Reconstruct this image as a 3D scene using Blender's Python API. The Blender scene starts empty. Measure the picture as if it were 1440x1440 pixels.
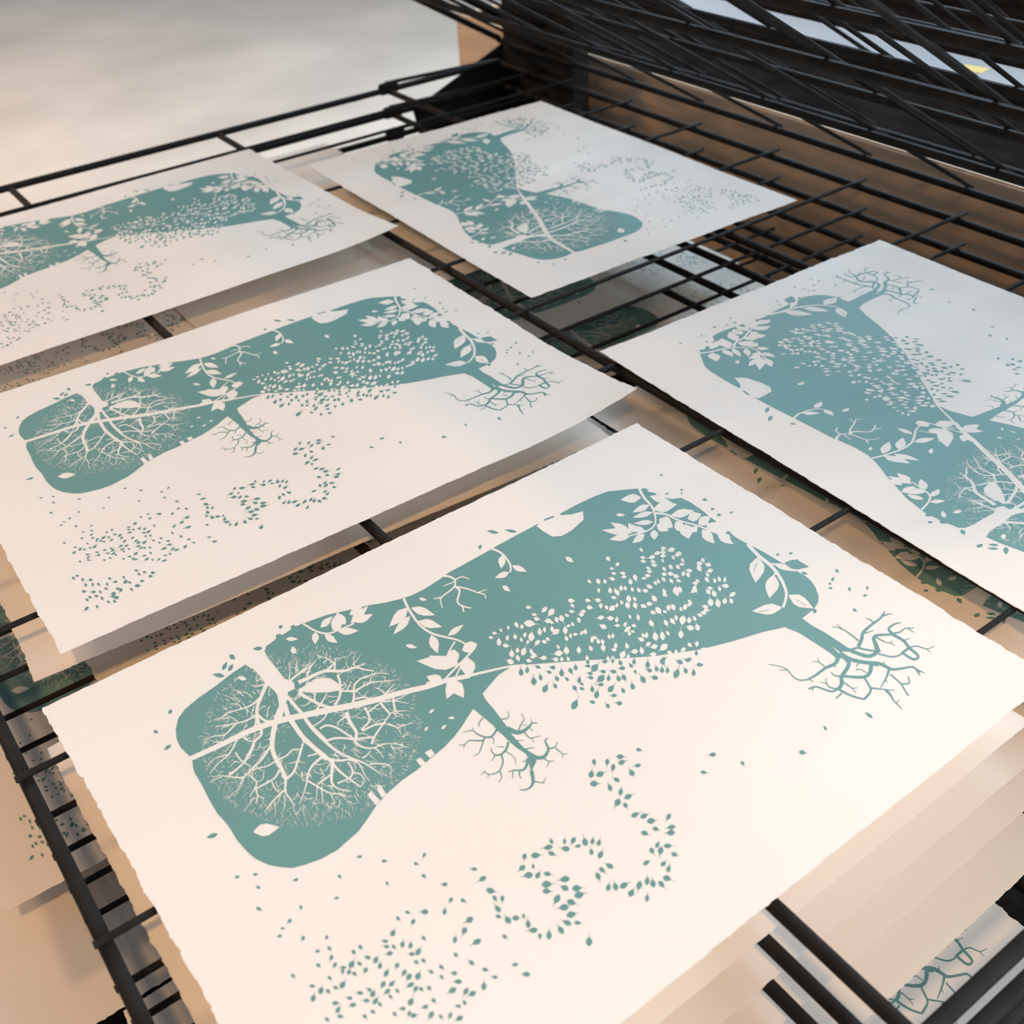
import bpy, bmesh, math, random
from mathutils import Vector, Matrix, geometry
random.seed(7)
C = bpy.context.scene.collection
S = bpy.context.scene

# ------------------------------------------------------------------ camera, world, lights, exposure
cam_d = bpy.data.cameras.new('camera')
cam = bpy.data.objects.new('camera', cam_d); C.objects.link(cam)
cam_d.sensor_fit = 'HORIZONTAL'; cam_d.sensor_width = 36.0
cam_d.lens = 1569.2626/1440*36.0
cam.location = (-0.18480, -0.78624, 0.61349)
cam.rotation_euler = (math.radians(52.64507), math.radians(2.79344), math.radians(-36.19684))
cam_d.clip_start = 0.02; cam_d.clip_end = 60
cam_d.dof.use_dof = True; cam_d.dof.focus_distance = 0.95; cam_d.dof.aperture_fstop = 8.0
S.camera = cam
S.view_settings.view_transform = 'Standard'; S.view_settings.look = 'None'
S.view_settings.gamma = 1.0; S.view_settings.exposure = 0.0
S.view_settings.use_curve_mapping = False
S.cycles.max_bounces = 16; S.cycles.diffuse_bounces = 10; S.cycles.transmission_bounces = 10

w = bpy.data.worlds.new('room_light'); S.world = w; w.use_nodes = True
bg = w.node_tree.nodes['Background']
bg.inputs[0].default_value = (0.74, 0.87, 1.0, 1); bg.inputs[1].default_value = 0.37

def light(name, kind, loc, target, energy, color, **kw):
    d = bpy.data.lights.new(name, kind); d.energy = energy; d.color = color
    for k, v in kw.items(): setattr(d, k, v)
    o = bpy.data.objects.new(name, d); C.objects.link(o); o.location = loc
    o.rotation_euler = (Vector(target)-Vector(loc)).to_track_quat('-Z', 'Y').to_euler()
    return o
light('ceiling_lamp', 'AREA', (-0.75, -1.45, 2.2), (0.1, 0.2, 0), 36, (1.0, 0.54, 0.21), shape='DISK', size=0.16)
light('window_daylight', 'AREA', (3.6, 1.3, 2.3), (0.6, 0.2, 0), 250, (0.64, 0.83, 1.0), shape='RECTANGLE', size=3.2, size_y=2.2)
light('near_cool_fill', 'AREA', (1.5, -2.5, 1.15), (0.4, -0.3, -0.1), 108, (0.80, 0.90, 1.0), shape='RECTANGLE', size=2.4, size_y=1.4)  # added cool fill from the near side, brightens the lower sheets
light('far_floor_fill', 'AREA', (-1.6, 3.9, 2.4), (-0.8, 3.5, -0.85), 140, (1.0, 0.60, 0.32), shape='DISK', size=0.7)  # added unseen warm fill, brightens the floor beyond the rack

# ------------------------------------------------------------------ helpers
def mat(name, col, rough=0.5, metal=0.0, noise=None, bump=None, spec=0.5):
    m = bpy.data.materials.new(name); m.use_nodes = True
    nt = m.node_tree; b = nt.nodes['Principled BSDF']
    b.inputs['Base Color'].default_value = (*col, 1); b.inputs['Roughness'].default_value = rough
    b.inputs['Metallic'].default_value = metal; b.inputs['Specular IOR Level'].default_value = spec
    tc = nt.nodes.new('ShaderNodeTexCoord')
    if noise:
        scale, amount = noise[0], noise[1]
        mp = nt.nodes.new('ShaderNodeMapping'); nt.links.new(tc.outputs['Object'], mp.inputs[0])
        if len(noise) > 2: mp.inputs['Scale'].default_value = noise[2]
        n = nt.nodes.new('ShaderNodeTexNoise'); n.inputs['Scale'].default_value = scale; n.inputs['Detail'].default_value = 6
        nt.links.new(mp.outputs[0], n.inputs['Vector'])
        r = nt.nodes.new('ShaderNodeValToRGB')
        r.color_ramp.elements[0].position = 0.3; r.color_ramp.elements[1].position = 0.7
        r.color_ramp.elements[0].color = (*[c*(1-amount) for c in col], 1)
        r.color_ramp.elements[1].color = (*[min(1, c*(1+amount)) for c in col], 1)
        nt.links.new(n.outputs[0], r.inputs[0]); nt.links.new(r.outputs[0], b.inputs['Base Color'])
    if bump:
        n = nt.nodes.new('ShaderNodeTexNoise'); n.inputs['Scale'].default_value = bump[0]; n.inputs['Detail'].default_value = 4
        nt.links.new(tc.outputs['Object'], n.inputs['Vector'])
        bp = nt.nodes.new('ShaderNodeBump'); bp.inputs['Strength'].default_value = bump[1]; bp.inputs['Distance'].default_value = 0.001
        nt.links.new(n.outputs[0], bp.inputs['Height']); nt.links.new(bp.outputs[0], b.inputs['Normal'])
    return m
M_PAPER = mat('cotton_paper', (0.86, 0.845, 0.815), 0.7, spec=0.3, bump=(900, 0.12))
nt = M_PAPER.node_tree; _b = nt.nodes['Principled BSDF']; _o = nt.nodes['Material Output']
_t = nt.nodes.new('ShaderNodeBsdfTranslucent'); _t.inputs[0].default_value = (0.86, 0.70, 0.48, 1)
_x = nt.nodes.new('ShaderNodeMixShader'); _x.inputs[0].default_value = 0.27
nt.links.new(_b.outputs[0], _x.inputs[1]); nt.links.new(_t.outputs[0], _x.inputs[2]); nt.links.new(_x.outputs[0], _o.inputs['Surface'])
M_INK = mat('teal_ink', (0.112, 0.248, 0.235), 0.55, spec=0.35, bump=(900, 0.08))
M_BLACK = mat('black_coated_steel', (0.012, 0.0105, 0.0095), 0.65, noise=(60, 0.3), spec=0.14)
M_FLOOR = mat('pale_concrete', (0.70, 0.64, 0.56), 0.33, noise=(1.6, 0.15), bump=(25, 0.15))
M_TAN = mat('brown_board', (0.56, 0.42, 0.30), 0.75, noise=(6, 0.14, (1, 1, 8)), spec=0.2)
M_DARK = mat('dark_bench_top', (0.014, 0.0115, 0.0105), 0.95, noise=(12, 0.35), spec=0.0)
M_TAUPE = mat('taupe_board', (0.24, 0.205, 0.18), 0.7, noise=(4, 0.2))
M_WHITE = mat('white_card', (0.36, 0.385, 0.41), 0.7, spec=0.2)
M_YELLOW = mat('yellow_note', (0.80, 0.62, 0.20), 0.6)
M_RUBBER = mat('black_rubber', (0.02, 0.02, 0.02), 0.8)

def mesh_obj(name, bm, m, parent=None, smooth=False):
    me = bpy.data.meshes.new(name); bm.to_mesh(me); bm.free()
    if m: me.materials.append(m)
    if smooth:
        for p in me.polygons: p.use_smooth = True
    o = bpy.data.objects.new(name, me); C.objects.link(o)
    if parent: o.parent = parent
    return o
def empty(name, loc, label, cat, group=None):
    o = bpy.data.objects.new(name, None); C.objects.link(o); o.location = loc
    o.empty_display_size = 0.05
    o['label'] = label; o['category'] = cat
    if group: o['group'] = group
    return o
def tube(bm, a, b, r, seg=12):
    a, b = Vector(a), Vector(b); d = b-a
    q = d.to_track_quat('Z', 'Y').to_matrix().to_4x4()
    res = bmesh.ops.create_cone(bm, cap_ends=True, segments=seg, radius1=r, radius2=r, depth=d.length,
                                matrix=Matrix.Translation((a+b)/2) @ q)
    return res
def box(bm, lo, hi, bevel=0.0):
    c = [(x+y)/2 for x, y in zip(lo, hi)]; s = [abs(y-x) for x, y in zip(lo, hi)]
    r = bmesh.ops.create_cube(bm, size=1, matrix=Matrix.Translation(c) @ Matrix.Diagonal((*s, 1)))
    if bevel:
        es = list({e for v in r['verts'] for e in v.link_edges})
        bmesh.ops.bevel(bm, geom=es, offset=bevel, segments=2, affect='EDGES')
def one(fn, *a, **k):
    bm = bmesh.new(); fn(bm, *a, **k); return bm

# ------------------------------------------------------------------ setting
FZ = -0.85
bm = bmesh.new(); box(bm, (-4, -4, FZ-0.05), (8, 10, FZ))
fl = mesh_obj('floor', bm, M_FLOOR); fl['kind'] = 'structure'

# work bench behind the rack: brown front board, dark top, taupe back board
bench = empty('work_bench', (1.65, -0.3, FZ), 'brown-fronted work bench with a dark top behind the wire rack', 'bench')
def bpart(name, lo, hi, m, bev=0.003):
    bm = bmesh.new(); box(bm, [a-b for a, b in zip(lo, bench.location)], [a-b for a, b in zip(hi, bench.location)], bev)
    return mesh_obj(name, bm, m, bench)
BX, BZ, BY0, BY1 = 1.215, 0.012, -2.2, 1.385
bpart('front_board', (BX, BY0, FZ), (BX+0.02, BY1, BZ), M_TAN)
bpart('side_board', (BX+0.02, BY1-0.02, FZ), (2.1, BY1, BZ), M_TAN)
bpart('side_board', (BX+0.02, BY0, FZ), (2.1, BY0+0.02, BZ), M_TAN)
bpart('bench_top', (BX+0.02, BY0+0.02, BZ-0.03), (2.1, BY1-0.02, BZ-0.002), M_DARK)
bpart('back_board', (2.1, BY0, FZ), (2.13, BY1, 0.6), M_TAUPE)
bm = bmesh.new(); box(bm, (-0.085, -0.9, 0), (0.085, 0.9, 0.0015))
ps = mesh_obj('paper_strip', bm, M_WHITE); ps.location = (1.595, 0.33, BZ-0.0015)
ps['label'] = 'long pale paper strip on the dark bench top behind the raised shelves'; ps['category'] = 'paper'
bm = bmesh.new(); box(bm, (-0.016, -0.022, 0), (0.016, 0.022, 0.0008))
sn = mesh_obj('sticky_note', bm, M_YELLOW); sn.location = (1.62, 0.375, BZ+0.0002); sn.rotation_euler.z = 0.2
sn['label'] = 'small yellow note stuck on the pale paper strip behind the rack'; sn['category'] = 'note'

# ------------------------------------------------------------------ drying rack
PITCH = 0.042; NLOW = 8; NUP = 7
HX = 1.112; RB = 0.0052; RW = 0.0027; RR = 0.0056
ZB = -(2*RW+RB)                       # bar axis below the plane the sheets lie on
BARS = {'front_bar': -0.184, 'a': 0.161, 'b': 0.5165, 'c': 0.858}
YN, YF = -0.648, 1.078
WIRES = [0.960, 0.868, 0.700, 0.531, 0.361, 0.193, 0.0255, -0.143, -0.306, -0.474]
rack = empty('drying_rack_frame', (1.14, 0.2, FZ), 'black steel upright frame at the hinge side carrying all the wire shelves', 'rack')
def rpart(name, lo, hi, m=M_BLACK, bev=0.002):
    bm = bmesh.new(); box(bm, [a-b for a, b in zip(lo, rack.location)], [a-b for a, b in zip(hi, rack.location)], bev)
    return mesh_obj(name, bm, m, rack)
rpart('upright', (1.128, 0.87, FZ+0.06), (1.168, 1.088, 0.40))
rpart('upright', (1.128, -0.60, FZ+0.06), (1.168, -0.44, 0.40))
for y in (0.93, -0.54):
    rpart('foot_rail', (-0.16, y-0.02, FZ+0.06), (1.168, y+0.02, FZ+0.10))
    rpart('front_leg', (-0.16, y-0.02, FZ+0.10), (-0.12, y+0.02, -PITCH*NLOW+0.005))
    rpart('support_rail', (-0.12, y-0.02, -PITCH*NLOW-0.025), (1.128, y+0.02, -PITCH*NLOW+0.005))
    for x in (-0.14, 1.13):
        bm = bmesh.new(); tube(bm, (x-1.14, y-0.2-0.012, 0.03), (x-1.14, y-0.2+0.012, 0.03), 0.03, 20)
        mesh_obj('caster', bm, M_RUBBER, rack)
rpart('dark_gap_panel', (-0.32, -0.64, -0.352), (1.02, 1.06, -0.344), M_BLACK, 0.001)  # added black panel that keeps the gaps below the sheets dark
rpart('cross_rail', (1.128, -0.52, FZ+0.06), (1.168, 0.91, FZ+0.10))

for y in (1.10, -0.676):               # triangular side plates that tie the uprights to the shelf hinges
    bm = bmesh.new()
    pr = [(1.168, 0.03), (1.12, 0.01), (0.92, -0.065), (0.98, -0.36), (1.168, -0.36)]
    f0 = bm.faces.new([bm.verts.new((x-1.14, y-0.2, z-FZ)) for x, z in pr])
    g = bmesh.ops.extrude_face_region(bm, geom=[f0])
    bmesh.ops.translate(bm, verts=[v for v in g['geom'] if isinstance(v, bmesh.types.BMVert)], vec=(0, 0.004, 0))
    bmesh.ops.recalc_face_normals(bm, faces=bm.faces)
    mesh_obj('side_plate', bm, M_BLACK, rack)
    rpart('plate_bracket', (1.128, min(y, 1.0) if y > 0 else y, -0.36), (1.168, y+0.002 if y > 0 else -0.58, -0.33))
SH_PARTS = []
def mk(name, bm): SH_PARTS.append((name, mesh_obj(name, bm, M_BLACK, None, False).data)); bpy.data.objects.remove(bpy.data.objects[name])
def make_shelf_meshes():
    mk('hinge_bar', one(tube, (0, YN, 0), (0, YF, 0), RB))
    for nme, x in BARS.items():
        mk('front_bar' if nme == 'front_bar' else 'cross_bar', one(tube, (x-HX, YN, 0), (x-HX, YF, 0), RB))
    for y in (YN, YF):
        mk('end_rail', one(tube, (BARS['front_bar']-HX, y, 0.003), (0, y, 0.003), RR))
    for y in WIRES:
        bm = bmesh.new(); tube(bm, (BARS['front_bar']-HX-0.0065, y, RB+RW), (0.014, y, RB+RW), RW, 8)
        mk('wire', bm)
    for y, s in ((YN, -1), (YF, 1)):
        bm = bmesh.new()
        box(bm, (BARS['c']-HX-0.02, y-0.006, -0.004), (BARS['c']-HX+0.02, y+0.006, 0.016), 0.003)
        mk('clip', bm)
        bm = bmesh.new()
        tube(bm, (BARS['c']-HX, y+s*0.011, 0.012), (-0.004, y+s*0.011, 0.003), 0.0035, 8)
        mk('hinge_arm', bm)
make_shelf_meshes()
ORD = ['topmost', 'second', 'third', 'fourth', 'fifth', 'sixth', 'seventh', 'eighth']
def shelf(k, up):
    if up:
        lab = f'raised black wire shelf on its hinge, {ORD[k-1] if k > 1 else "lowest"} of the tilted ones from below'
        if k == NUP: lab = 'raised black wire shelf on its hinge, highest of the tilted ones'
        root = empty('wire_shelf', (HX, 0, PITCH*k+ZB), lab, 'rack shelf', 'raised wire shelves')
        root.rotation_euler.y = math.radians(30)
    else:
        lab = 'topmost lowered black wire shelf, carrying the five large uncovered prints' if k == 0 else \
              f'lowered black wire shelf, {ORD[k]} from the top of the lowered stack' + (', lowest of all' if k == NLOW-1 else '')
        root = empty('wire_shelf', (HX, 0 if k == 0 else -0.0065, -PITCH*k+ZB), lab, 'rack shelf', 'lowered wire shelves')
    for name, me in SH_PARTS:
        o = bpy.data.objects.new(name, me); C.objects.link(o); o.parent = root
    return root
for k in range(NLOW): shelf(k, False)
for k in range(1, NUP+1): shelf(k, True)

# ---- the printed artwork, traced on the sheet; tiles are enlarged windows of the front sheet
TILE = dict(T1=(220,860,6), T2=(420,860,6), T3=(220,1040,6), T4=(420,1040,6), T5=(360,760,6), T6=(540,740,6),
            T7=(680,660,6), T8=(820,660,6), T9=(980,700,6), T10=(1080,820,6), T11=(680,800,6), T12=(860,760,6),
            T13=(620,920,6), T14=(640,1040,4.5), T15=(320,1180,5.538), T16=(520,1180,5.538), TB=(60,680,6))
HOM_A = ((1.41799834e-3,-7.96714014e-4,0.709420866),(1.16646113e-3,2.42627476e-3,-2.49445001),(1.41553894e-4,2.30605507e-3,1.0))
HOM_B = ((1.44539661e-3,-7.98349392e-4,0.610520388),(1.19852298e-3,3.61382024e-3,-2.00722026),(1.41553894e-4,2.30605507e-3,1.0))
BODY = [('T1','755 455 640 530 500 640 350 745 240 840 190 910 168 1000 175 1090 210 1160 255 1205 280 1230'),
 ('T3','282 160 310 200 313 240 325 290 390 400 450 520 520 640 610 740 690 870 770 960 840 1020 950 1070 1060 1090 1150 1095 1250 1070 1430 1003'),
 ('T4','180 1025 330 940 430 850 500 790 560 710 640 590 665 555 740 470 870 355 1000 265 1150 140 1230 75 1300 0'),
 ('T13','100 725 180 620 230 540 275 475 352 350 420 270 490 190 600 120'),
 ('T11','300 830 560 810 880 785 1100 772 1420 748'),
 ('T12','330 990 600 950 740 930 900 890 1200 810 1430 752'),
 ('T9','160 1250 300 1215 560 1140 745 1100 885 1030 960 970 1000 930 1022 890 1025 840 1000 770 960 710 900 660 840 630 710 557 560 470 430 402'),
 ('T8','1380 640 1300 597 1225 540 1150 540 1120 452 1060 408 1000 357 900 287 820 250 700 212 550 182 475 170'),
 ('T7','1200 180 1050 195 950 230 850 275 760 320 640 385 500 445 420 490 280 565 100 665 5 714'),
 ('T6','1100 90 900 210 740 300 540 410 460 470 350 540 230 600 130 630 10 658'),
 ('T5','950 560 800 595 600 640 400 710 340 735 318 722 300 760 220 810 205 795 160 850 85 905 78 935')]
# filled shapes: k = w (left unprinted) or t (ink)
POLY = [('w','T1','750 440 760 462 830 500 905 590 922 620 950 635 1000 680 1025 720 1035 790 1030 870 1000 960 1060 930 1085 800 1108 750 1105 690 1168 660 1165 605 1080 570 1020 490 950 410 915 345 925 310 905 290'),
 ('w','T2','0 662 60 630 130 580 200 565 270 570 330 610 355 640 340 675 250 692 100 692 0 684'),
 ('w','T2','1250 620 1330 595 1380 620 1400 680 1395 745 1310 705 1250 755 1240 680'),
 ('w','T4','580 475 610 445 690 520 655 565'),('w','T4','660 425 690 390 742 468 705 500'),
 ('w','T4','990 180 1030 160 1077 207 1030 232'),('w','T4','1065 120 1120 90 1152 132 1110 167'),
 ('w','T7','450 490 470 460 640 380 655 395 750 385 840 360 845 430 740 525 660 570 580 575 510 535'),
 ('w','T8','470 165 560 200 640 232 740 262 830 252 835 235 700 195 560 170'),
 ('w','T8','1040 470 1130 455 1220 540 1250 600 1130 560 1040 520'),
 ('t','T10','135 365 150 386 260 430 370 500 520 600 575 645 640 650 590 600 530 540 600 590 680 592 690 570 600 510 480 430 370 370 286 306 262 285'),
 ('t','T13','275 475 350 345 380 400 450 480 510 560 570 640 600 690 700 800 760 840 812 870 805 920 780 970 765 1010 750 960 740 890 715 850 640 800 570 740 520 690 470 650 440 610 360 545')]
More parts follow.
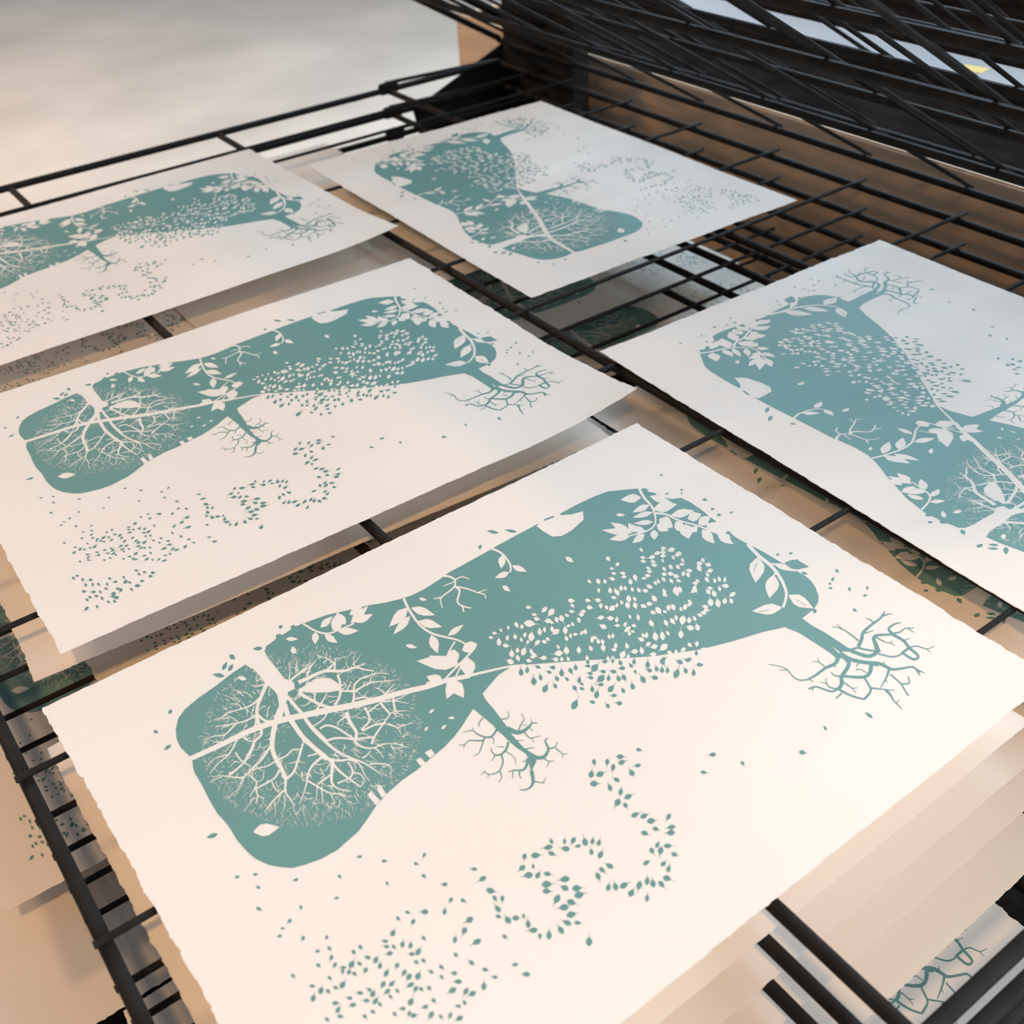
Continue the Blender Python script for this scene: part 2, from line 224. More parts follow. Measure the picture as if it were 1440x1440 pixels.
# strokes: kind, tile, polyline, start width, end width (tile units)
STROKE = [x.split('|') for x in '''w|T1|285 1257 560 1130 760 1030 900 975 1100 915 1440 845|34 44
w|T2|240 842 420 810 640 760 900 690 1100 645 1240 600 1440 560|46 30
w|T6|360 1350 560 1310 740 1272 1040 1205 1190 1185|34 10
w|T1|930 620 900 690 860 790 850 880 870 960 890 1020 880 1060 830 1110 790 1200 730 1300 620 1390|26 12
w|T1|920 620 860 635 800 630|10 5
w|T1|865 745 800 800 720 830 620 860 510 930|14 5
w|T1|720 830 690 790 620 790|10 5
w|T1|700 770 685 735|7 4
w|T1|600 840 560 800|7 4
w|T1|845 880 780 920 690 950 580 970 500 980|14 5
w|T1|690 940 630 900 580 890|9 4
w|T1|660 970 580 1050 500 1060 430 1090 390 1160|12 4
w|T1|580 1050 555 1100|8 4
w|T1|860 880 920 930 1010 940|18 18
w|T1|935 900 945 830 965 800|9 4
w|T1|850 900 840 960 820 1000|20 14
w|T1|770 830 765 890|9 4
w|T1|830 800 810 850|8 4
w|T1|1050 830 1020 900 1000 980 985 1060 980 1150 1000 1230 1050 1320 1100 1430|40 28
w|T3|980 0 985 90 1020 200 1060 270 1095 350 1090 450 1130 510 1160 560|30 8
w|T3|1155 560 1170 620 1210 690|7 3
w|T3|970 60 900 170 820 250 740 330 640 330 560 320 470 330|18 5
w|T3|760 310 720 370 700 440|12 4
w|T3|690 0 620 130 520 220 455 300|13 6
w|T3|600 140 500 170 440 230|9 4
w|T1|740 1080 790 1105 830 1100|10 8
w|T3|670 120 720 190 800 240|14 8
w|T3|830 50 790 140 740 210 680 270 620 320|15 9
w|T3|1010 195 930 240 830 260|12 8
w|T3|1030 180 1100 150 1150 100 1220 95|12 10
w|T3|1040 270 1000 340 900 400 830 440 790 500|16 6
w|T3|830 440 850 370 780 310|14 10
w|T3|850 430 860 490 920 510|12 5
w|T3|860 490 840 560|8 4
w|T3|980 370 1000 420 1040 460|12 9
w|T3|1080 440 1000 520 950 580 915 630|15 5
w|T3|1080 480 1090 560 1060 640|9 4
w|T3|1050 460 1040 520 1000 580|9 4
w|T3|560 330 500 350 460 380|8 3
w|T3|700 430 640 480 610 520|7 3
w|T3|910 290 900 350 850 370|8 4
w|T3|1000 540 1010 620 990 680|7 3
w|T1|1085 790 1110 880 1160 960 1230 1060 1290 1120 1400 1220 1440 1260|36 30
w|T4|40 10 110 60 190 120 250 170 330 260 400 320 470 370 530 410|30 9
w|T3|1240 40 1200 180 1160 290 1100 345|15 18
w|T3|1200 190 1260 215|8 4
w|T3|1195 200 1110 215|8 4
w|T4|210 150 120 230 80 310 70 380 50 450 10 560|19 6
w|T4|80 360 150 400 260 460 350 470 400 505|15 6
w|T4|160 390 280 300 290 250|13 13
w|T4|290 190 280 330 290 390 350 430 450 445|24 6
w|T4|290 390 270 430|9 5
w|T4|330 380 400 350 440 330|12 9
w|T4|160 410 150 510 110 590|9 3
w|T4|195 430 205 500 200 550|11 5
w|T4|270 470 300 540 240 610|9 3
w|T4|430 340 460 280 420 200|15 11
w|T4|460 290 520 300 560 360 540 380|12 6
w|T4|340 460 440 500|9 4
w|T4|60 460 110 470|9 4
w|T4|160 130 90 150 80 160|13 6
w|T1|1105 720 1160 790 1230 870 1290 960 1370 1040 1440 1110|24 26
w|T2|70 930 140 1020 220 1100 300 1170 380 1220 480 1260 560 1290 620 1330 700 1380|27 7
w|T4|250 170 340 190 420 180 490 200 530 240 560 310 600 360|17 6
w|T4|600 215 680 212 750 220 790 260 770 310|12 4
w|T4|540 170 590 130 610 100|12 5
w|T2|240 1100 310 1080 400 1080 470 1090 540 1080 640 1070|16 12
w|T2|470 1090 500 1130 560 1160 640 1160 740 1125 890 1135|17 6
w|T2|640 1160 690 1200 720 1250|12 5
w|T2|780 1140 830 1210|11 4
w|T2|620 1130 640 1070 700 980 750 910 800 860 920 850|18 6
w|T2|820 860 805 790 800 740|18 14
w|T2|750 960 830 990 870 1050|15 5
w|T2|840 990 970 950|9 4
w|T2|540 1020 640 970 740 955|13 13
w|T2|400 860 440 950 490 1030 480 1090|28 20
w|T2|560 820 600 900 590 950 530 1010|17 14
w|T2|590 860 680 790|11 10
w|T2|690 780 740 840 780 880|18 14
w|T2|180 1000 240 970 320 990 400 1040 460 1080|14 15
w|T2|410 890 340 940 330 980|13 5
w|T2|250 850 210 920 120 980|12 9
w|T2|800 870 880 880|9 4
w|T2|0 605 100 560 220 510 380 510 480 480 560 500 640 510|28 8
w|T2|300 500 310 450 305 400|14 6
w|T2|230 510 310 440|19 12
w|T2|470 470 465 400|9 4
w|T2|480 475 570 450|12 5
w|T2|300 440 230 400 160 380|10 5
w|T2|235 400 240 340|8 4
w|T2|310 405 390 395|7 3
w|T2|70 550 100 480 150 415|17 5
w|T2|0 530 80 460 100 430|11 5
w|T1|1120 600 1190 540 1270 490 1340 430|18 6
w|T1|1120 580 1130 500 1120 430|9 4
w|T1|1180 530 1180 470 1200 420|9 4
w|T2|330 540 350 600 350 660 350 720 305 810|18 17
w|T2|360 680 470 680|14 14
w|T2|410 670 450 600|11 5
w|T2|360 640 400 610|11 5
w|T2|460 790 470 720 470 640 520 580 600 550 680 530 770 540|19 5
w|T2|470 690 530 650 620 610 720 600 820 590|15 5
w|T2|480 750 560 735 650 765|13 10
w|T2|610 610 610 560|9 8
w|T2|730 600 735 560|9 4
w|T2|640 550 660 510|9 4
w|T2|690 760 740 700 800 630|19 5
w|T2|740 720 690 670 640 650|11 5
w|T2|740 700 830 660|11 5
w|T2|140 690 135 760|13 12
w|T2|0 690 120 760 200 800 310 830|23 18
w|T2|150 840 200 770 240 700|14 8
w|T2|660 770 800 765 940 700|13 5
w|T2|800 760 930 790|10 4
w|T2|120 750 60 800 20 800|9 4
w|T5|400 712 500 770 600 795 700 765 830 710|16 12
w|T6|168 622 215 720 300 840 400 915 520 950 620 975 690 1010|22 14
w|T6|600 990 540 1090|14 12
w|T6|730 1090 640 1180 560 1260 500 1330|17 16
w|T6|660 1180 610 1280|14 14
w|T6|500 432 560 440 600 470 590 530 490 610 480 650 495 705|17 9
w|T6|600 465 660 440 720 460|11 8
w|T6|600 480 500 520|10 6
w|T6|600 520 640 560 620 650 670 690 740 705|20 10
w|T6|665 690 675 740|15 12
w|T6|620 525 700 540 780 570 850 590 860 625|13 9
w|T6|800 570 870 545|9 6
w|T6|490 615 420 625|12 8
w|T6|905 200 980 230 1040 290 1070 350 1065 400|17 15
w|T8|472 168 510 240 570 310 600 370 610 460 560 520 430 560 390 570|22 10
w|T8|600 380 700 390 800 440 900 470 1000 500 1120 550 1240 580|16 12
w|T9|425 402 520 500 620 580 700 680 750 790 750 860 725 935|30 20
w|T9|620 570 720 580 830 630|16 10
w|T9|665 640 630 690|14 12
w|T8|740 400 800 390|10 10
t|T9|505 565 490 600 478 640|5 3
t|T9|600 690 578 730 576 775|5 3
t|T9|515 967 570 962 615 950|5 3
t|T9|835 868 880 895 925 925|4 3
t|T7|512 437 595 405|14 12
t|T10|640 560 740 600 840 630 900 610 930 580|26 30
t|T10|930 600 910 540 890 480 920 455 1040 450|40 14
t|T10|690 578 750 560 800 570 910 590|17 14
t|T10|760 550 790 480 800 430 880 360 950 310 980 260|30 11
t|T10|950 300 1010 280 1045 275|14 5
t|T10|955 290 985 255|9 4
t|T10|890 355 860 325 820 310|10 5
t|T10|760 500 700 450 620 400 540 380|13 5
t|T10|625 400 575 360|8 4
t|T10|810 440 890 415|11 5
t|T10|1050 450 1015 400 1070 360 1120 350|26 6
t|T10|1050 440 1110 430 1150 400 1230 395|15 6
t|T10|1180 400 1230 435|9 4
t|T10|1040 445 1140 500 1190 560 1250 610 1265 640 1220 655 1130 600|22 18
t|T10|1125 605 1190 560|20 20
t|T10|930 610 1040 635 1110 620 1140 590|11 14
t|T10|1140 500 1195 480|9 5
t|T10|1190 560 1250 545 1340 570 1400 545|13 5
t|T10|1340 575 1370 600|8 4
t|T10|910 470 980 510 1040 525 1070 545|11 4
t|T10|1030 515 1050 500|8 4
t|T10|600 600 680 650 800 680 930 690 1000 720 1050 740 1140 730 1220 720 1280 765|34 12
t|T10|1240 730 1280 790|14 8
t|T10|1260 745 1320 770|12 6
t|T10|970 710 980 670|12 5
t|T10|590 620 580 670 550 700 480 730 400 790 340 820|34 14
t|T10|340 825 260 830 200 790 160 740 80 710 0 695|12 5
t|T10|170 745 90 745|8 4
t|T10|475 715 420 675 370 680|9 4
t|T10|430 680 415 640|8 4
t|T10|550 700 572 722|10 6
t|T10|345 820 380 845|9 5
t|T10|620 620 680 680 660 740 620 800 620 860 590 910|30 30
t|T10|620 800 560 790 530 760|15 6
t|T10|620 795 740 805 820 800 860 760 870 690|18 34
t|T10|590 905 520 890 490 850 490 810|13 6
t|T10|490 860 440 845|8 4
t|T10|590 905 540 925 480 910 400 885 340 905|15 12
t|T10|380 890 370 920|14 6
t|T10|600 910 700 960 810 990|18 14
t|T10|620 940 570 985|15 10
t|T10|810 990 860 930 860 890 815 815|20 14
t|T10|640 850 710 900 740 935|11 5
t|T10|710 895 755 895|8 4
t|T10|865 895 960 905 1070 915|15 5
t|T10|990 910 1030 950 1060 1000 1130 1070|22 6
t|T10|1080 1020 1110 990|9 4
t|T10|1020 740 1000 800 950 890|24 7
t|T10|990 830 1010 850|9 4
t|T10|1030 780 1120 860 1150 910 1185 960|12 12
t|T10|1120 860 1190 855 1180 800|13 10
t|T10|760 690 740 720|11 6
t|T10|740 745 780 740 830 770|10 6
t|T10|930 700 870 690|30 30
t|T13|560 640 640 672 700 660 750 620 770 595 820 595|42 5
t|T13|650 665 680 600 705 560 680 515|11 5
t|T13|770 595 760 555|7 4
t|T13|745 625 780 665|8 4
t|T13|690 610 730 610|7 4
t|T13|705 670 740 710 770 720 840 700|11 5
t|T13|770 720 785 760|8 4
t|T13|510 560 560 555 575 530 565 495|10 5
t|T13|630 742 700 738|9 4
t|T13|715 812 790 800|11 5
t|T13|780 882 860 885 900 840 905 800 880 745 905 720|32 7
t|T13|905 810 960 800 985 755|14 5
t|T13|970 805 1030 855 1075 850|10 4
t|T13|1030 855 1030 890|8 4
t|T13|870 890 910 915 960 915|11 5
t|T13|910 915 910 940 890 970|9 4
t|T13|765 995 780 1080 760 1130 720 1155 665 1155|30 6
t|T13|780 1085 860 1095 885 1055|11 5
t|T13|865 1095 875 1115|7 4
t|T13|735 890 725 950 690 990 620 990 570 1005|26 6
t|T13|610 990 605 1060|11 5
t|T13|665 1000 665 1040 685 1060|12 5
t|T13|570 750 555 810 510 855 460 860 430 830 425 800|20 6
t|T13|510 860 525 920 490 1000 410 1025 360 990|14 6
t|T13|405 1025 395 1050|8 4
t|T13|500 1000 515 1050 485 1095|11 5
t|T13|370 1005 335 1025|8 4
t|T13|460 865 425 915|9 4
t|T13|550 830 620 880 635 940|8 4
t|T13|540 795 470 790|8 4
t|T13|725 915 685 915|8 4
t|T13|472 650 430 705 370 710 300 680 270 655 190 670|18 5
t|T13|270 655 270 630|8 4
t|T13|370 715 350 740 240 740 205 770 155 780|14 5
t|T13|205 770 190 805|8 4
t|T13|360 740 325 840 275 870|11 5
t|T13|430 710 450 740 440 770|10 4
t|T13|355 550 320 600 330 625|11 5'''.split('\n')]
# broad leaves: kind, tile, base x y, tip x y, width
LEAF = '''w T5 545 745 650 650 58;w T5 505 780 500 885 62;w T5 580 805 690 872 60;w T5 695 780 870 770 62;w T5 650 770 740 690 60
w T5 650 770 700 615 70;w T5 760 720 680 620 70;w T5 840 702 990 632 62;w T5 800 710 950 562 70;w T5 790 640 900 570 60
w T6 205 700 45 860 92;w T6 225 770 80 925 68;w T6 230 700 435 765 72;w T6 290 812 495 865 74;w T6 540 940 675 845 52;w T6 400 930 455 1090 84
w T6 690 1000 745 1090 115;w T6 560 1060 600 1200 120;w T6 700 1120 725 1300 130;w T6 640 1180 275 1150 125;w T6 570 1210 380 1105 95;w T6 505 1340 360 1280 100;w T6 790 1010 660 1060 90;w T6 640 1100 540 1120 110
w T6 1000 255 990 370 64;w T6 1080 345 1210 395 52;w T6 1060 400 935 450 52;w T6 1000 515 1070 565 42;w T6 295 622 365 637 28;w T6 187 1013 282 1040 36
w T8 490 245 315 265 76;w T8 560 310 415 370 56;w T8 590 370 415 415 46;w T8 595 452 425 465 46;w T8 530 540 400 490 60;w T8 420 545 155 520 62;w T8 400 540 230 455 66;w T8 440 540 380 460 66;w T8 400 570 220 600 62;w T8 520 555 415 632 64;w T8 600 520 600 607 72
w T8 590 345 795 305 92;w T8 560 235 750 290 62;w T8 740 400 940 360 74;w T8 880 430 1000 390 84;w T8 970 480 1075 410 84;w T8 640 430 760 500 112;w T8 620 475 720 530 80;w T8 780 450 850 545 84;w T8 860 475 890 600 120;w T8 1000 520 1110 640 86;w T8 1130 560 1270 645 68;w T8 920 500 960 540 70
w T9 640 565 840 632 48;w T9 515 510 495 725 135;w T9 650 660 610 855 122;w T9 720 935 465 965 92;w T9 770 830 985 945 98;t T9 735 560 945 595 80;t T9 880 640 935 655 22;t T9 985 945 1000 990 36
w T3 820 795 1045 750 108;w T8 275 390 357 392 30;w T7 690 748 762 795 40;w T7 1035 745 1070 785 38
w T1 765 580 680 560 38;w T1 1090 240 1200 240 36;w T1 1170 365 1145 300 50;w T2 1100 870 1150 835 26;w T2 1320 908 1260 912 26;w T2 1065 1020 1095 980 26;w T2 1205 1005 1250 965 26;w T2 905 300 1000 315 32
t T7 130 550 25 530 28;t T7 285 540 175 520 26;t T6 800 205 825 170 30;t T8 490 178 552 185 26;t T8 555 210 622 216 18;t T8 690 222 728 208 14;t T8 1200 552 1250 548 26
t T1 620 375 668 415 42;t T1 560 505 600 435 36;t T1 610 515 650 450 36;t T1 580 555 475 540 38;t T1 900 318 815 325 34;t T1 1035 150 1068 128 32;t T1 135 840 105 878 32;t T1 130 1135 65 1185 30;t T1 -20 1020 22 1035 30;t T3 525 812 425 848 38;t T5 170 830 210 800 34;t T5 300 760 322 722 30
t T10 885 1150 815 1095 28;t T10 495 1255 465 1210 24;t T10 745 255 710 230 24;t T7 700 560 600 545 1'''.replace('\n',';').split(';')
# small leaves: tile -> x y direction-of-stem length
SWARM_W = dict(T11='380 340 10 45 515 360 135 60 572 382 130 70 430 402 10 45 450 438 10 50 390 478 5 90 280 490 60 55 210 515 70 35 148 535 60 35 95 560 10 40 65 597 10 40 132 635 -95 65 203 600 -80 45 268 590 -100 45 190 665 10 55 320 615 -110 40 350 575 -75 45 325 505 100 40 405 590 -85 75 340 715 -70 70 375 635 110 35 455 640 130 60 515 632 20 45 545 610 30 40 475 548 -95 60 515 530 -95 45 580 525 -100 50 545 455 170 55 575 468 20 40 618 445 70 50 660 435 70 60 705 408 20 40 612 548 145 65 690 535 -95 65 718 497 -30 40 752 482 -120 40 700 603 -110 45 735 580 -100 40 775 568 0 40 740 283 10 55 750 325 40 40 745 375 10 45 840 375 175 45 825 402 -170 45 805 448 70 50 830 555 -60 40 860 545 -95 45 240 735 -95 60 288 705 -80 45 292 770 70 55 228 800 -160 60 405 715 -110 50 430 745 30 50 385 792 15 45 415 762 20 40 508 768 175 55 630 675 -120 40 635 728 170 70 700 705 -95 65 610 780 -170 50 660 778 -100 40 715 775 -120 40 805 700 -95 55 880 280 10 45 965 278 -170 50 893 118 50 40 968 118 65 50 1025 118 -110 40 972 195 90 40 1068 195 -95 50 1085 95 -160 50 895 340 10 50 990 325 90 45 1038 338 -120 40 1085 345 140 60 1125 320 -80 40 990 425 170 55 1070 430 -175 55 1125 440 -85 50 1010 500 -155 60 1130 490 175 45 1195 480 -60 45 1215 520 140 65 1270 490 20 40 1230 555 -100 45 1260 540 20 35 1060 585 -100 40 1090 578 -90 40 935 595 -170 50 915 615 -100 45 968 625 -100 45 1005 630 -110 45 1010 680 80 55 905 685 -120 45 1115 660 -85 50 1100 695 -170 45 1210 660 -105 50 1175 735 -60 65 1275 708 170 55 1335 700 -100 60 1330 605 -155 55 1345 570 -110 40 1375 570 -80 50 1390 645 140 50 1220 750 -80 40 875 770 -100 50 1050 770 -95 45 1090 765 -85 40 1100 255 10 45 1165 295 -120 40 1215 320 70 55 1280 320 70 55 1350 325 15 50 1225 265 80 60 1275 265 -130 40 1115 200 -110 45 1130 215 70 50 1160 175 -85 45 1195 175 -110 40 1255 185 -110 40 1310 190 -120 45 1365 195 -170 50 1400 160 -150 55 1240 120 -100 50 1280 85 70 60 1355 90 0 40 1390 65 -160 40 1100 50 10 40 1175 48 -170 45 1185 78 170 45 1235 415 -110 40 1305 420 -100 50 1420 470 -110 55',
 T8='490 690 50 40 212 762 60 35 290 812 135 40 243 848 20 35',
 T12='265 155 10 45 340 152 165 55 268 187 10 45 350 190 10 45 385 118 165 55 438 78 10 45 435 112 10 45 505 90 165 60 435 142 0 45 432 182 60 35 360 220 10 50 520 155 60 40 555 135 0 45 570 120 -170 45 600 178 50 40 595 212 0 45 500 235 50 45 560 235 50 45 310 243 20 40 320 272 10 45 445 252 50 45 305 308 10 45 445 295 5 45 500 292 10 50 545 312 15 50 440 340 50 45 505 352 50 45 565 350 20 45 605 290 -70 45 655 265 -170 50 645 300 60 45 725 350 30 40 705 370 -170 45 740 205 -175 50 770 178 60 40 815 215 -170 50 740 245 60 55 830 265 165 50 810 300 60 40 805 340 50 50 870 348 -110 40 908 335 -110 45 955 340 -80 45 960 392 -175 60 910 415 -110 45 830 410 -170 45 815 440 -130 50 865 455 -110 55 1020 463 150 55 955 518 -80 50 1010 518 -110 45 835 530 -100 65 898 535 -100 70 790 565 -170 50 800 595 0 50 775 618 -165 50 745 638 -160 45 660 525 40 40 655 550 -20 40 620 570 -80 50 585 588 -110 40 520 572 60 55 480 575 -80 50 450 610 20 40 395 600 50 65 350 618 20 45 360 500 -130 60 320 545 0 50 370 370 -120 40 395 355 -120 40 445 440 -120 45 450 470 20 45 540 430 -85 65 575 425 -100 55 555 460 80 40 700 410 -60 50 690 435 150 45 710 430 60 40 545 660 -100 45 515 690 50 60 460 705 60 55 600 680 100 75 655 680 -90 50 700 665 -120 45 665 745 -165 60 725 740 -110 55 335 710 60 55 585 800 -95 65 370 820 -100 70 430 815 -100 70 475 790 -130 45 360 905 170 55 440 910 140 75 660 890 50 45 720 880 95 45 605 930 140 50 545 950 -100 40 490 955 20 45 350 970 175 55 780 925 -170 45')
SWARM_T = dict(T11='318 890 -95 60 370 872 -85 50 425 965 -95 65 482 932 -100 50 522 1025 -65 70 460 845 -160 45 585 848 -170 45 555 888 -160 40 660 893 -95 60 735 875 60 50 778 848 -95 45 605 1003 -120 45 620 942 -120 45 705 945 -130 40 770 1020 60 50 830 1025 20 40 830 985 -150 35 808 955 -85 50 770 1160 -65 85 880 835 -175 45 938 850 -50 75 900 897 -170 45 905 932 -170 45 990 940 140 75 918 1030 -95 50 955 1075 -75 65 920 1138 -160 45 1048 1170 -130 45 1145 1148 -170 50 1100 1082 175 50 1075 1025 -50 65 990 990 175 50 1055 935 -85 50 1010 880 -170 45 1095 880 -170 50 1170 850 175 50 1155 805 -110 45 1140 938 -110 50 1185 930 60 55 1258 1005 -105 55 1178 1040 -120 45 1270 795 -85 45 1245 828 -130 40 1280 880 60 35 1345 945 -120 65 1385 825 -85 50 1400 868 -160 45 1025 795 -10 45 1090 790 90 35 880 800 90 40',
 T12='305 1060 -90 60 320 1108 -160 45 380 1095 -110 45 425 1105 -90 50 472 1108 -90 50 548 1135 -70 80 625 1110 -110 50 692 1128 -90 55 745 1060 180 50 640 1020 -160 50 575 1035 -155 55 430 1035 60 55 440 1010 -30 40 660 1008 20 35 715 960 -90 40 365 1170 -165 55',
 T9='65 30 10 35 130 110 0 28 185 160 0 32 290 140 -20 28 680 492 -20 26 790 480 0 28 845 540 20 26 1180 630 40 32 1145 700 -60 34 1120 738 20 28 1125 775 0 30 1285 785 70 34 1435 775 80 30 1415 840 -10 34 1330 962 30 34 20 1415 0 40',
 T8='658 60 20 26 830 185 0 22 830 213 90 18',
 T14='880 155 80 40 963 155 95 40 1045 122 0 45 1055 158 -20 45 1000 190 100 45 862 232 -80 45 918 232 -25 50 880 292 0 50 980 318 -110 45 1022 268 -150 40 1155 178 170 40 1118 225 -120 45 1162 78 15 35 1048 345 -80 45 1095 375 -25 50 1028 412 120 50 1078 430 55 35 1138 490 -25 50 1195 497 -25 50 1240 528 -5 50 1270 578 20 40 1200 605 20 45 1350 502 120 45 1368 567 170 50 1365 602 175 50 1280 678 -60 40 1345 684 0 50 1245 715 60 40 1300 715 100 50 1387 738 20 40 1210 790 -30 45 1318 797 -50 40 1350 828 -75 45 1340 888 20 50 970 945 -75 45 1015 940 -105 50 1068 932 -30 55 1115 980 -60 50 1165 932 105 55 1215 905 -85 50 1252 920 -100 50 1305 925 50 50 1215 1012 -85 45 905 875 70 50 930 835 40 45 978 810 -150 50 920 740 -65 50 863 722 -100 40 823 660 -105 50 870 655 -80 40 910 665 -75 40 778 685 170 35 748 650 120 45 693 655 -90 35 610 655 -110 35 590 693 170 55 700 702 -170 50 510 743 -5 55 612 732 20 45 440 750 100 40 425 822 140 45 495 812 -100 30 465 868 170 55 525 868 -60 45 585 860 10 45 580 925 -5 60 695 893 170 60 580 968 5 50 695 948 -155 50 770 950 -5 55 645 1018 120 60 785 992 -15 60 735 1038 20 55 690 1070 170 60 735 1115 -15 60 775 1167 5 40 710 1167 -155 55 670 1212 -125 55 595 1245 -90 55 537 1250 90 35 495 1214 175 55 463 1175 -95 50 435 1125 80 30 385 1137 0 45 335 1150 -125 50 275 1128 20 35 272 1080 -125 50 300 1015 90 40 253 1013 60 40 225 965 15 55 175 890 150 50 122 828 -170 35 52 1028 30 35 92 1150 150 50 60 1218 110 45 315 1255 40 35 140 1288 150 55 848 1285 -90 55 105 1420 -140 40 1629 108 175 42 1571 221 10 38 1818 162 50 32 2196 90 10 42',
 T15='80 308 160 35 220 287 0 35 243 387 -150 35 535 327 165 40 875 300 50 35 1030 145 165 40 1222 178 0 40 1245 355 55 35 852 470 165 35 575 543 80 35 248 555 30 45 487 650 130 40 432 708 0 30 410 768 165 35 592 785 110 40 776 778 110 35 705 887 165 35 797 865 50 40 812 938 110 45 712 998 40 38 840 995 120 45 515 1080 50 38 665 1160 10 40 800 1097 45 40 985 893 60 40 1038 855 50 40 1095 935 -160 45 1032 985 45 40 970 990 -60 60 905 1015 180 45 900 1045 90 40 950 1050 -70 45 992 1063 40 40 1078 1035 120 45 732 1195 -75 55 672 1255 -75 55 788 1200 50 40 847 1172 30 40 900 1150 -60 60 955 1253 -170 45 1035 1213 -175 50 1085 1272 180 50 845 1293 0 50 865 1345 -60 55 980 1307 165 50 882 1395 10 45 780 1420 40 40 1072 1395 50 40 1135 1358 30 40 1190 1300 50 40 1155 1275 -55 60 1135 1220 -65 55 1108 1187 -150 40 1215 1145 120 55 1190 1000 -80 50 1158 955 -65 55 1240 1058 -65 60 1265 903 165 50 1240 850 -175 45 1230 808 -170 45 1297 852 50 40 1290 745 -65 55 1330 630 50 40',
 T16='340 655 110 45 430 578 180 55 422 783 50 40 320 840 -80 50 380 890 -60 60 330 907 180 45 420 958 50 40 365 970 40 40 258 832 -80 50 297 582 20 40 585 575 -80 50 633 485 115 45 585 363 180 45 730 488 50 38 780 640 155 55 738 722 115 50 665 795 -80 55 830 812 150 60 672 912 50 40 795 975 -140 42 900 1025 20 45 975 1083 -170 45 890 1155 -85 60 1132 985 165 45 1220 1060 180 60 810 243 -175 40 215 998 115 45 270 1053 120 55 308 1085 120 55 378 1080 -65 60 320 1148 150 60 360 1178 115 50 403 1180 50 40 465 1172 50 40 480 1045 -150 42 560 1008 40 45 562 1085 50 40 660 1055 -175 45 690 1120 180 60 645 1188 150 65 750 1195 120 60 800 1213 150 60 740 1283 -120 40 690 1310 -175 45 500 1268 50 42 435 1318 165 50 322 1280 -65 60 260 1333 180 45 310 1370 110 45 345 1385 -10 50 480 1380 120 60 555 1393 50 42 628 1383 110 50 700 1405 150 60 197 1375 50 42 165 1240 50 40 140 1200 140 55 218 1195 50 40 175 1140 -45 55 362 200 20 35 425 133 115 40 422 297 40 38',
 TB='267 815 40 30 297 795 0 30 345 828 60 30 410 830 170 34 370 872 50 30 428 868 80 30 478 866 40 30 550 865 60 30 355 927 0 34 435 930 180 36 492 930 70 30 540 903 20 32 572 818 30 30 620 845 170 36 690 808 60 30 705 845 140 40 740 850 20 30 640 903 0 34 665 915 120 40 755 908 40 30 805 877 0 44 845 837 170 34 605 942 175 40 600 965 170 38 630 978 165 40 405 975 20 30 380 995 40 30 460 965 10 30 507 983 50 30 560 1013 30 30 612 1008 20 30 375 1070 140 44 465 1052 50 30 915 797 0 34 935 768 0 34 865 763 10 30 818 780 40 30 797 750 0 32')

# ---- build the ink layer: everything is laid out in sheet millimetres (u along, v down the sheet)
SW, SHH = 0.60, 0.45395
def to_uv(tile, x, y):
    x0, y0, s = TILE[tile]; X, Y = x0+x/s, y0+y/s
    h = HOM_B if tile == 'TB' else HOM_A
    d = h[2][0]*X+h[2][1]*Y+h[2][2]
    return ((h[0][0]*X+h[0][1]*Y+h[0][2])/d, (h[1][0]*X+h[1][1]*Y+h[1][2])/d)
def area(p): return 0.5*sum(p[i][0]*p[(i+1) % len(p)][1]-p[(i+1) % len(p)][0]*p[i][1] for i in range(len(p)))
def nums(s): v = [float(a) for a in s.split()]; return list(zip(v[0::2], v[1::2]))
polys = []                            # (kind, points)
def add(kind, tile, pts):
    p = [to_uv(tile, x, y) for x, y in pts]; a = area(p)
    if abs(a) < 2e-8: return
    polys.append((kind, p if a > 0 else p[::-1]))
def smooth(p, n=3):
    out = []
    for i in range(len(p)-1):
        a, b, c, d = p[max(i-1, 0)], p[i], p[i+1], p[min(i+2, len(p)-1)]
        for j in range(n):
            t = j/n
            out.append(tuple(0.5*((2*b[k])+(-a[k]+c[k])*t+(2*a[k]-5*b[k]+4*c[k]-d[k])*t*t+(-a[k]+3*b[k]-3*c[k]+d[k])*t**3) for k in (0, 1)))
    return out+[p[-1]]
def ribbon(kind, tile, pts, w0, w1):
    p = smooth(pts) if len(pts) > 2 else pts
    n = len(p); L, Rr = [], []
    for i in range(n):
        a, b = p[max(i-1, 0)], p[min(i+1, n-1)]
        dx, dy = b[0]-a[0], b[1]-a[1]; l = math.hypot(dx, dy) or 1
        w = (w0+(w1-w0)*i/(n-1))/2
        L.append((p[i][0]-dy/l*w, p[i][1]+dx/l*w)); Rr.append((p[i][0]+dy/l*w, p[i][1]-dx/l*w))
    for i in range(n-1): add(kind, tile, [L[i], L[i+1], Rr[i+1], Rr[i]])
PROF = [(0.0, 0.0), (0.12, 0.42), (0.32, 0.95), (0.55, 0.92), (0.8, 0.45), (1.0, 0.0)]
def leaf(kind, tile, bx, by, tx, ty, wd, prof=PROF):
    dx, dy = tx-bx, ty-by; l = math.hypot(dx, dy); nx, ny = -dy/l*wd/2, dx/l*wd/2
    a = [(bx+dx*t, by+dy*t, h) for t, h in prof]
    pts = [(x+nx*h, y+ny*h) for x, y, h in a]+[(x-nx*h, y-ny*h) for x, y, h in a[-2:0:-1]]
    add(kind, tile, pts)
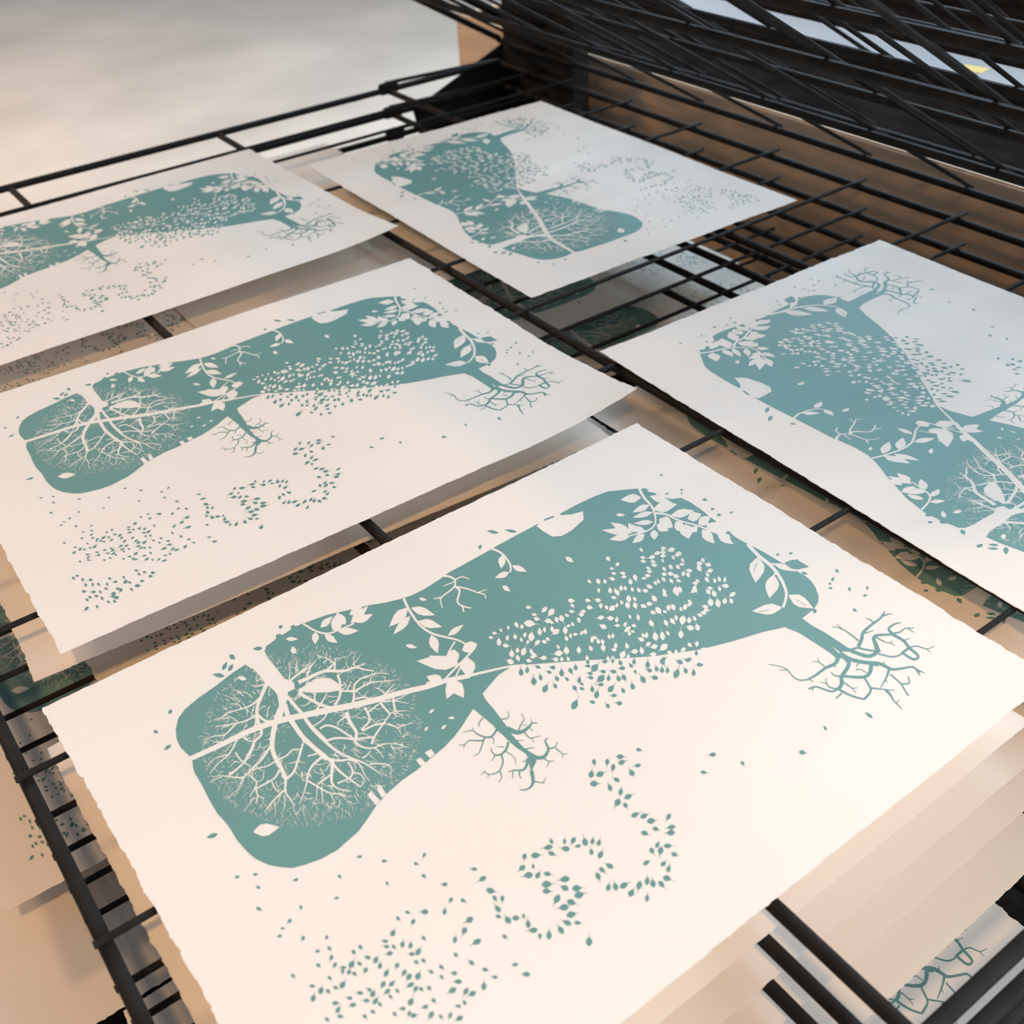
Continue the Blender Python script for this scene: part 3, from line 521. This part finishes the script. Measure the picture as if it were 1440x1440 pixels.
def sprig_leaf(kind, tile, x, y, ang, ln):
    """ln = blade length; the stalk leaves the blade in direction ang"""
    c, s = math.cos(math.radians(ang)), math.sin(math.radians(ang))
    ln *= 1.14; wd = ln*random.uniform(0.54, 0.70); h = ln*0.5
    pr = [(-1, 0), (-0.45, 0.86), (0.1, 1.0), (0.6, 0.55), (0.95, 0.10), (1.75, 0.05)]
    pts = [(x+c*t*h-s*q*wd/2, y+s*t*h+c*q*wd/2) for t, q in pr]+[(x+c*t*h+s*q*wd/2, y+s*t*h-c*q*wd/2) for t, q in pr[::-1] if q > 0]
    add(kind, tile, pts)
body = []
for tile, s in BODY: body += [to_uv(tile, x, y) for x, y in nums(s)]
if area(body) < 0: body.reverse()
polys.append(('body', body))
for k, tile, s in POLY: add(k, tile, nums(s))
for k, tile, s, wd in STROKE:
    w0, w1 = (float(a)*(1.22 if k == 'w' and tile in ('T1', 'T2', 'T3', 'T4') else 1.08) for a in wd.split()); ribbon(k, tile, nums(s), w0, w1)
for l in LEAF:
    k, tile, *v = l.split(); leaf(k, tile, *[float(a) for a in v])
for k, dct in (('w', SWARM_W), ('t', SWARM_T)):
    for tile, s in dct.items():
        v = [float(a) for a in s.split()]
        for i in range(0, len(v), 4): sprig_leaf(k, tile, *v[i:i+4])
# fine twigs of the round crown
rnd = random.Random(3)
for i in range(170):
    a = rnd.uniform(0, 2*math.pi); rr = rnd.uniform(0.3, 0.88); t = math.radians(-14)
    ex, ey = 152*rr*math.cos(a), 121*rr*math.sin(a)
    x, y = 437+ex*math.cos(t)-ey*math.sin(t), 1036+ex*math.sin(t)+ey*math.cos(t)
    d = math.atan2(y-1000, x-400)+rnd.gauss(0, 0.6); pts = [((x-220)*6, (y-860)*6)]
    for q in range(3):
        pts.append((pts[-1][0]+math.cos(d)*rnd.uniform(22, 40), pts[-1][1]+math.sin(d)*rnd.uniform(22, 40))); d += rnd.gauss(0, 0.5)
    ribbon('w', 'T1', pts, rnd.uniform(7, 10), 3.5)
for i in range(1300):
    a = rnd.uniform(0, 2*math.pi); rr = (0.62+0.40*rnd.random()**0.55) if i < 950 else rnd.uniform(0.2, 0.9)
    ex, ey = 152*rr*math.cos(a), 121*rr*math.sin(a); t = math.radians(-14)
    x, y = 437+ex*math.cos(t)-ey*math.sin(t), 1036+ex*math.sin(t)+ey*math.cos(t)
    d = math.atan2(y-1000, x-400)+rnd.gauss(0, 0.75); ln = rnd.uniform(3, 8); wd = rnd.uniform(0.55, 1.0)
    X0, Y0 = (x-220)*6, (y-860)*6; c, s = math.cos(d), math.sin(d); q = 6
    X1, Y1 = X0+c*ln*q, Y0+s*ln*q
    add('w', 'T1', [(X0-s*wd*q/2, Y0+c*wd*q/2), (X1-s*wd*q/4, Y1+c*wd*q/4), (X1+s*wd*q/4, Y1-c*wd*q/4), (X0+s*wd*q/2, Y0-c*wd*q/2)])

def ink_cells():
    vs, fs = [], []
    for k, p in polys:
        if not all(0.004 < u < SW-0.004 and 0.004 < v < SHH-0.004 for u, v in p): fs.append(None); continue
        n = len(vs); vs += [Vector((u*10, v*10)) for u, v in p]; fs.append(list(range(n, n+len(p))))
    kinds = [polys[i][0] for i, f in enumerate(fs) if f]; fs = [f for f in fs if f]
    for i in range(1, 20):
        for j in range(1, 15): vs.append(Vector((SW*10*i/20+0.001, SHH*10*j/15+0.001)))
    V, E_, F, ov, oe, of = geometry.delaunay_2d_cdt(vs, [], fs, 0, 1e-6)
    tris = []
    for f, ids in zip(F, of):
        ks = {kinds[i] for i in ids}
        if 't' in ks or ('body' in ks and 'w' not in ks): tris.append(f)
    return [(v.x/10, v.y/10) for v in V], tris
UV, TRIS = ink_cells()

def edge_wobble(rng, n, amp):
    out, v = [], 0
    for i in range(n+1):
        v = 0.55*v+rng.gauss(0, amp); out.append(v)
    return out
TH = 0.0006
def make_print_meshes(curl, seed):
    rng = random.Random(seed)
    ph = rng.uniform(0, 6.28)
    def hgt(u, v):
        z = 0.0009*(1-math.cos(2*math.pi*u/0.3+ph))*0.5+0.0006*(1-math.cos(2*math.pi*v/0.165+ph))*0.5
        for (cu, cv, rad, hh) in curl:
            d = math.hypot(u-cu, v-cv)
            if d < rad: z += hh*(1-d/rad)**2
        return z
    NU, NV = 240, 180
    bm = bmesh.new()
    wl, wr = edge_wobble(rng, NV, 0.00045), edge_wobble(rng, NV, 0.00045)
    wt, wb = edge_wobble(rng, NU, 0.00022), edge_wobble(rng, NU, 0.00022)
    us = [0, 0.004]+[0.004+(SW-0.008)*i/40 for i in range(1, 40)]+[SW-0.004, SW]
    vsx = [0, 0.004]+[0.004+(SHH-0.008)*i/30 for i in range(1, 30)]+[SHH-0.004, SHH]
    # fine outline ring plus coarse interior
    ring = []
    for i in range(NU): ring.append((SW*i/NU, wt[i]))
    for j in range(NV): ring.append((SW+wr[j], SHH*j/NV))
    for i in range(NU): ring.append((SW*(1-i/NU), SHH+wb[i]))
    for j in range(NV): ring.append((wl[j], SHH*(1-j/NV)))
    pts = [Vector(p) for p in ring]; n = len(pts)
    for i in range(1, 30):
        for j in range(1, 23): pts.append(Vector((SW*i/30, SHH*j/23)))
    V, E_, F, ov, oe, of = geometry.delaunay_2d_cdt(pts, [], [list(range(n))], 1, 1e-6)
    top = [bm.verts.new((p.x, -p.y, hgt(p.x, p.y)+TH)) for p in V]
    bot = [bm.verts.new((p.x, -p.y, hgt(p.x, p.y))) for p in V]
    cnt = {}
    for f in F:
        a = [V[i] for i in f]
        ccw = (a[1].x-a[0].x)*-(a[2].y-a[0].y)+(a[1].y-a[0].y)*(a[2].x-a[0].x) > 0
        ff = list(f) if ccw else list(f)[::-1]
        try:
            bm.faces.new([top[i] for i in ff]); bm.faces.new([bot[i] for i in ff[::-1]])
        except ValueError: continue
        for a_, b_ in zip(ff, ff[1:]+ff[:1]):
            cnt[(a_, b_)] = cnt.get((a_, b_), 0)+1
    for (a_, b_) in list(cnt):
        if (b_, a_) not in cnt:
            q4 = [bm.verts.new(v.co) for v in (top[b_], top[a_], bot[a_], bot[b_])]
            bm.faces.new(q4)
    sheet = bpy.data.meshes.new('art_print'); bm.to_mesh(sheet); bm.free(); sheet.materials.append(M_PAPER)
    for p in sheet.polygons: p.use_smooth = abs(p.normal.z) > 0.5
    used = sorted({i for t in TRIS for i in t}); idx = {o: i for i, o in enumerate(used)}
    ink = bpy.data.meshes.new('printed_artwork')
    verts = [(UV[i][0], -UV[i][1], hgt(*UV[i])+TH+0.00012) for i in used]
    faces = []
    for t in TRIS:
        f = [idx[i] for i in t]; a = [verts[i] for i in f]
        if (a[1][0]-a[0][0])*(a[2][1]-a[0][1])-(a[1][1]-a[0][1])*(a[2][0]-a[0][0]) < 0: f.reverse()
        faces.append(f)
    ink.from_pydata(verts, [], faces); ink.update(); ink.materials.append(M_INK)
    for p in ink.polygons: p.use_smooth = True
    return sheet, ink
FLAT = make_print_meshes([], 11)
FLAT2 = make_print_meshes([], 12)
CURL_B = make_print_meshes([(SW, SHH, 0.16, 0.0135)], 13)
CURL_C = make_print_meshes([(SW, SHH, 0.14, 0.008)], 14)

def art_print(meshes, shelf_no, x, y, ang, label, group):
    o = bpy.data.objects.new('art_print', meshes[0]); C.objects.link(o)
    o.location = (x, y, -PITCH*shelf_no+0.0002); o.rotation_euler.z = ang
    o['label'] = label; o['category'] = 'art print'; o['group'] = group
    i = bpy.data.objects.new('printed_artwork', meshes[1]); C.objects.link(i); i.parent = o
    i['label'] = 'teal ink picture of trees and blown leaves'
    return o
Q = math.pi/2
POS = {'A': (-0.15287, -0.09075, 0.01189), 'B': (-0.11509, 0.41456, -0.01569), 'C': (-0.08862, 0.93259, 0.01889),
       'D': (0.49600, -0.5479, -0.02716+Q), 'E': (0.53398, 0.2077, -0.0200+Q)}
TOPG = 'prints on the topmost lowered shelf'
art_print(FLAT, 0, *POS['A'], 'largest foreground art print on the top shelf, nearest the camera', TOPG)
art_print(CURL_B, 0, *POS['B'], 'art print with a lifted right corner between foreground print and back-left print', TOPG)
art_print(CURL_C, 0, *POS['C'], 'back-left art print on the top shelf, cut off by the left edge of the photo', TOPG)
art_print(FLAT2, 0, *POS['D'], 'sideways art print on the top shelf, cut off by the right edge of the photo', TOPG)
art_print(FLAT2, 0, *POS['E'], 'sideways art print at the back of the top shelf by the dark upright', TOPG)
NAME = {'A': 'foreground print', 'B': 'lifted-corner print', 'C': 'back-left print', 'D': 'right-hand sideways print', 'E': 'rear sideways print'}
LOWER = {1: dict(A=(-.008, .003, -.003), B=(-.0082, .0308, -.034), C=(.0, -.033, .0), D=(-.024, -.03, .04)),
         2: dict(A=(.05, -.006, .0), B=(.02, -.05, .004), C=(.02, -.05, .0)),
         3: dict(A=(.10, -.016, .0), B=(.10, .0, .0), C=(.02, .0, .0), E=(.0, .098, .0)),
         4: dict(A=(.02, -.04, .0), B=(-.118, -.065, .0), E=(.05, .015, .0)),
         5: dict(A=(-.040, -.125, .0))}
for k, dct in LOWER.items():
    for n, (dx, dy, da) in dct.items():
        x, y, a = POS[n]
        o = art_print(FLAT if (k+ord(n)) % 2 else FLAT2, k, x+dx, y+dy, a+da,
                  f'art print half hidden beneath the {NAME[n]}, on the {ORD[k]} lowered shelf from top', 'prints on the lower shelves')
def plain_sheet(shelf_no, x, y, ang, label, lift=0.0):
    o = bpy.data.objects.new('paper_sheet', FLAT2[0]); C.objects.link(o)
    o.location = (x, y, -PITCH*shelf_no+0.0002+lift); o.rotation_euler.z = ang
    o['label'] = label; o['category'] = 'paper'
plain_sheet(1, .213, .385, Q, 'plain paper sheet on the second lowered shelf, showing between back-left print and rear sideways print', 0.003)
plain_sheet(5, -.096, .388, -Q, 'plain paper sheet on a low shelf, sticking out left past the black front bar')
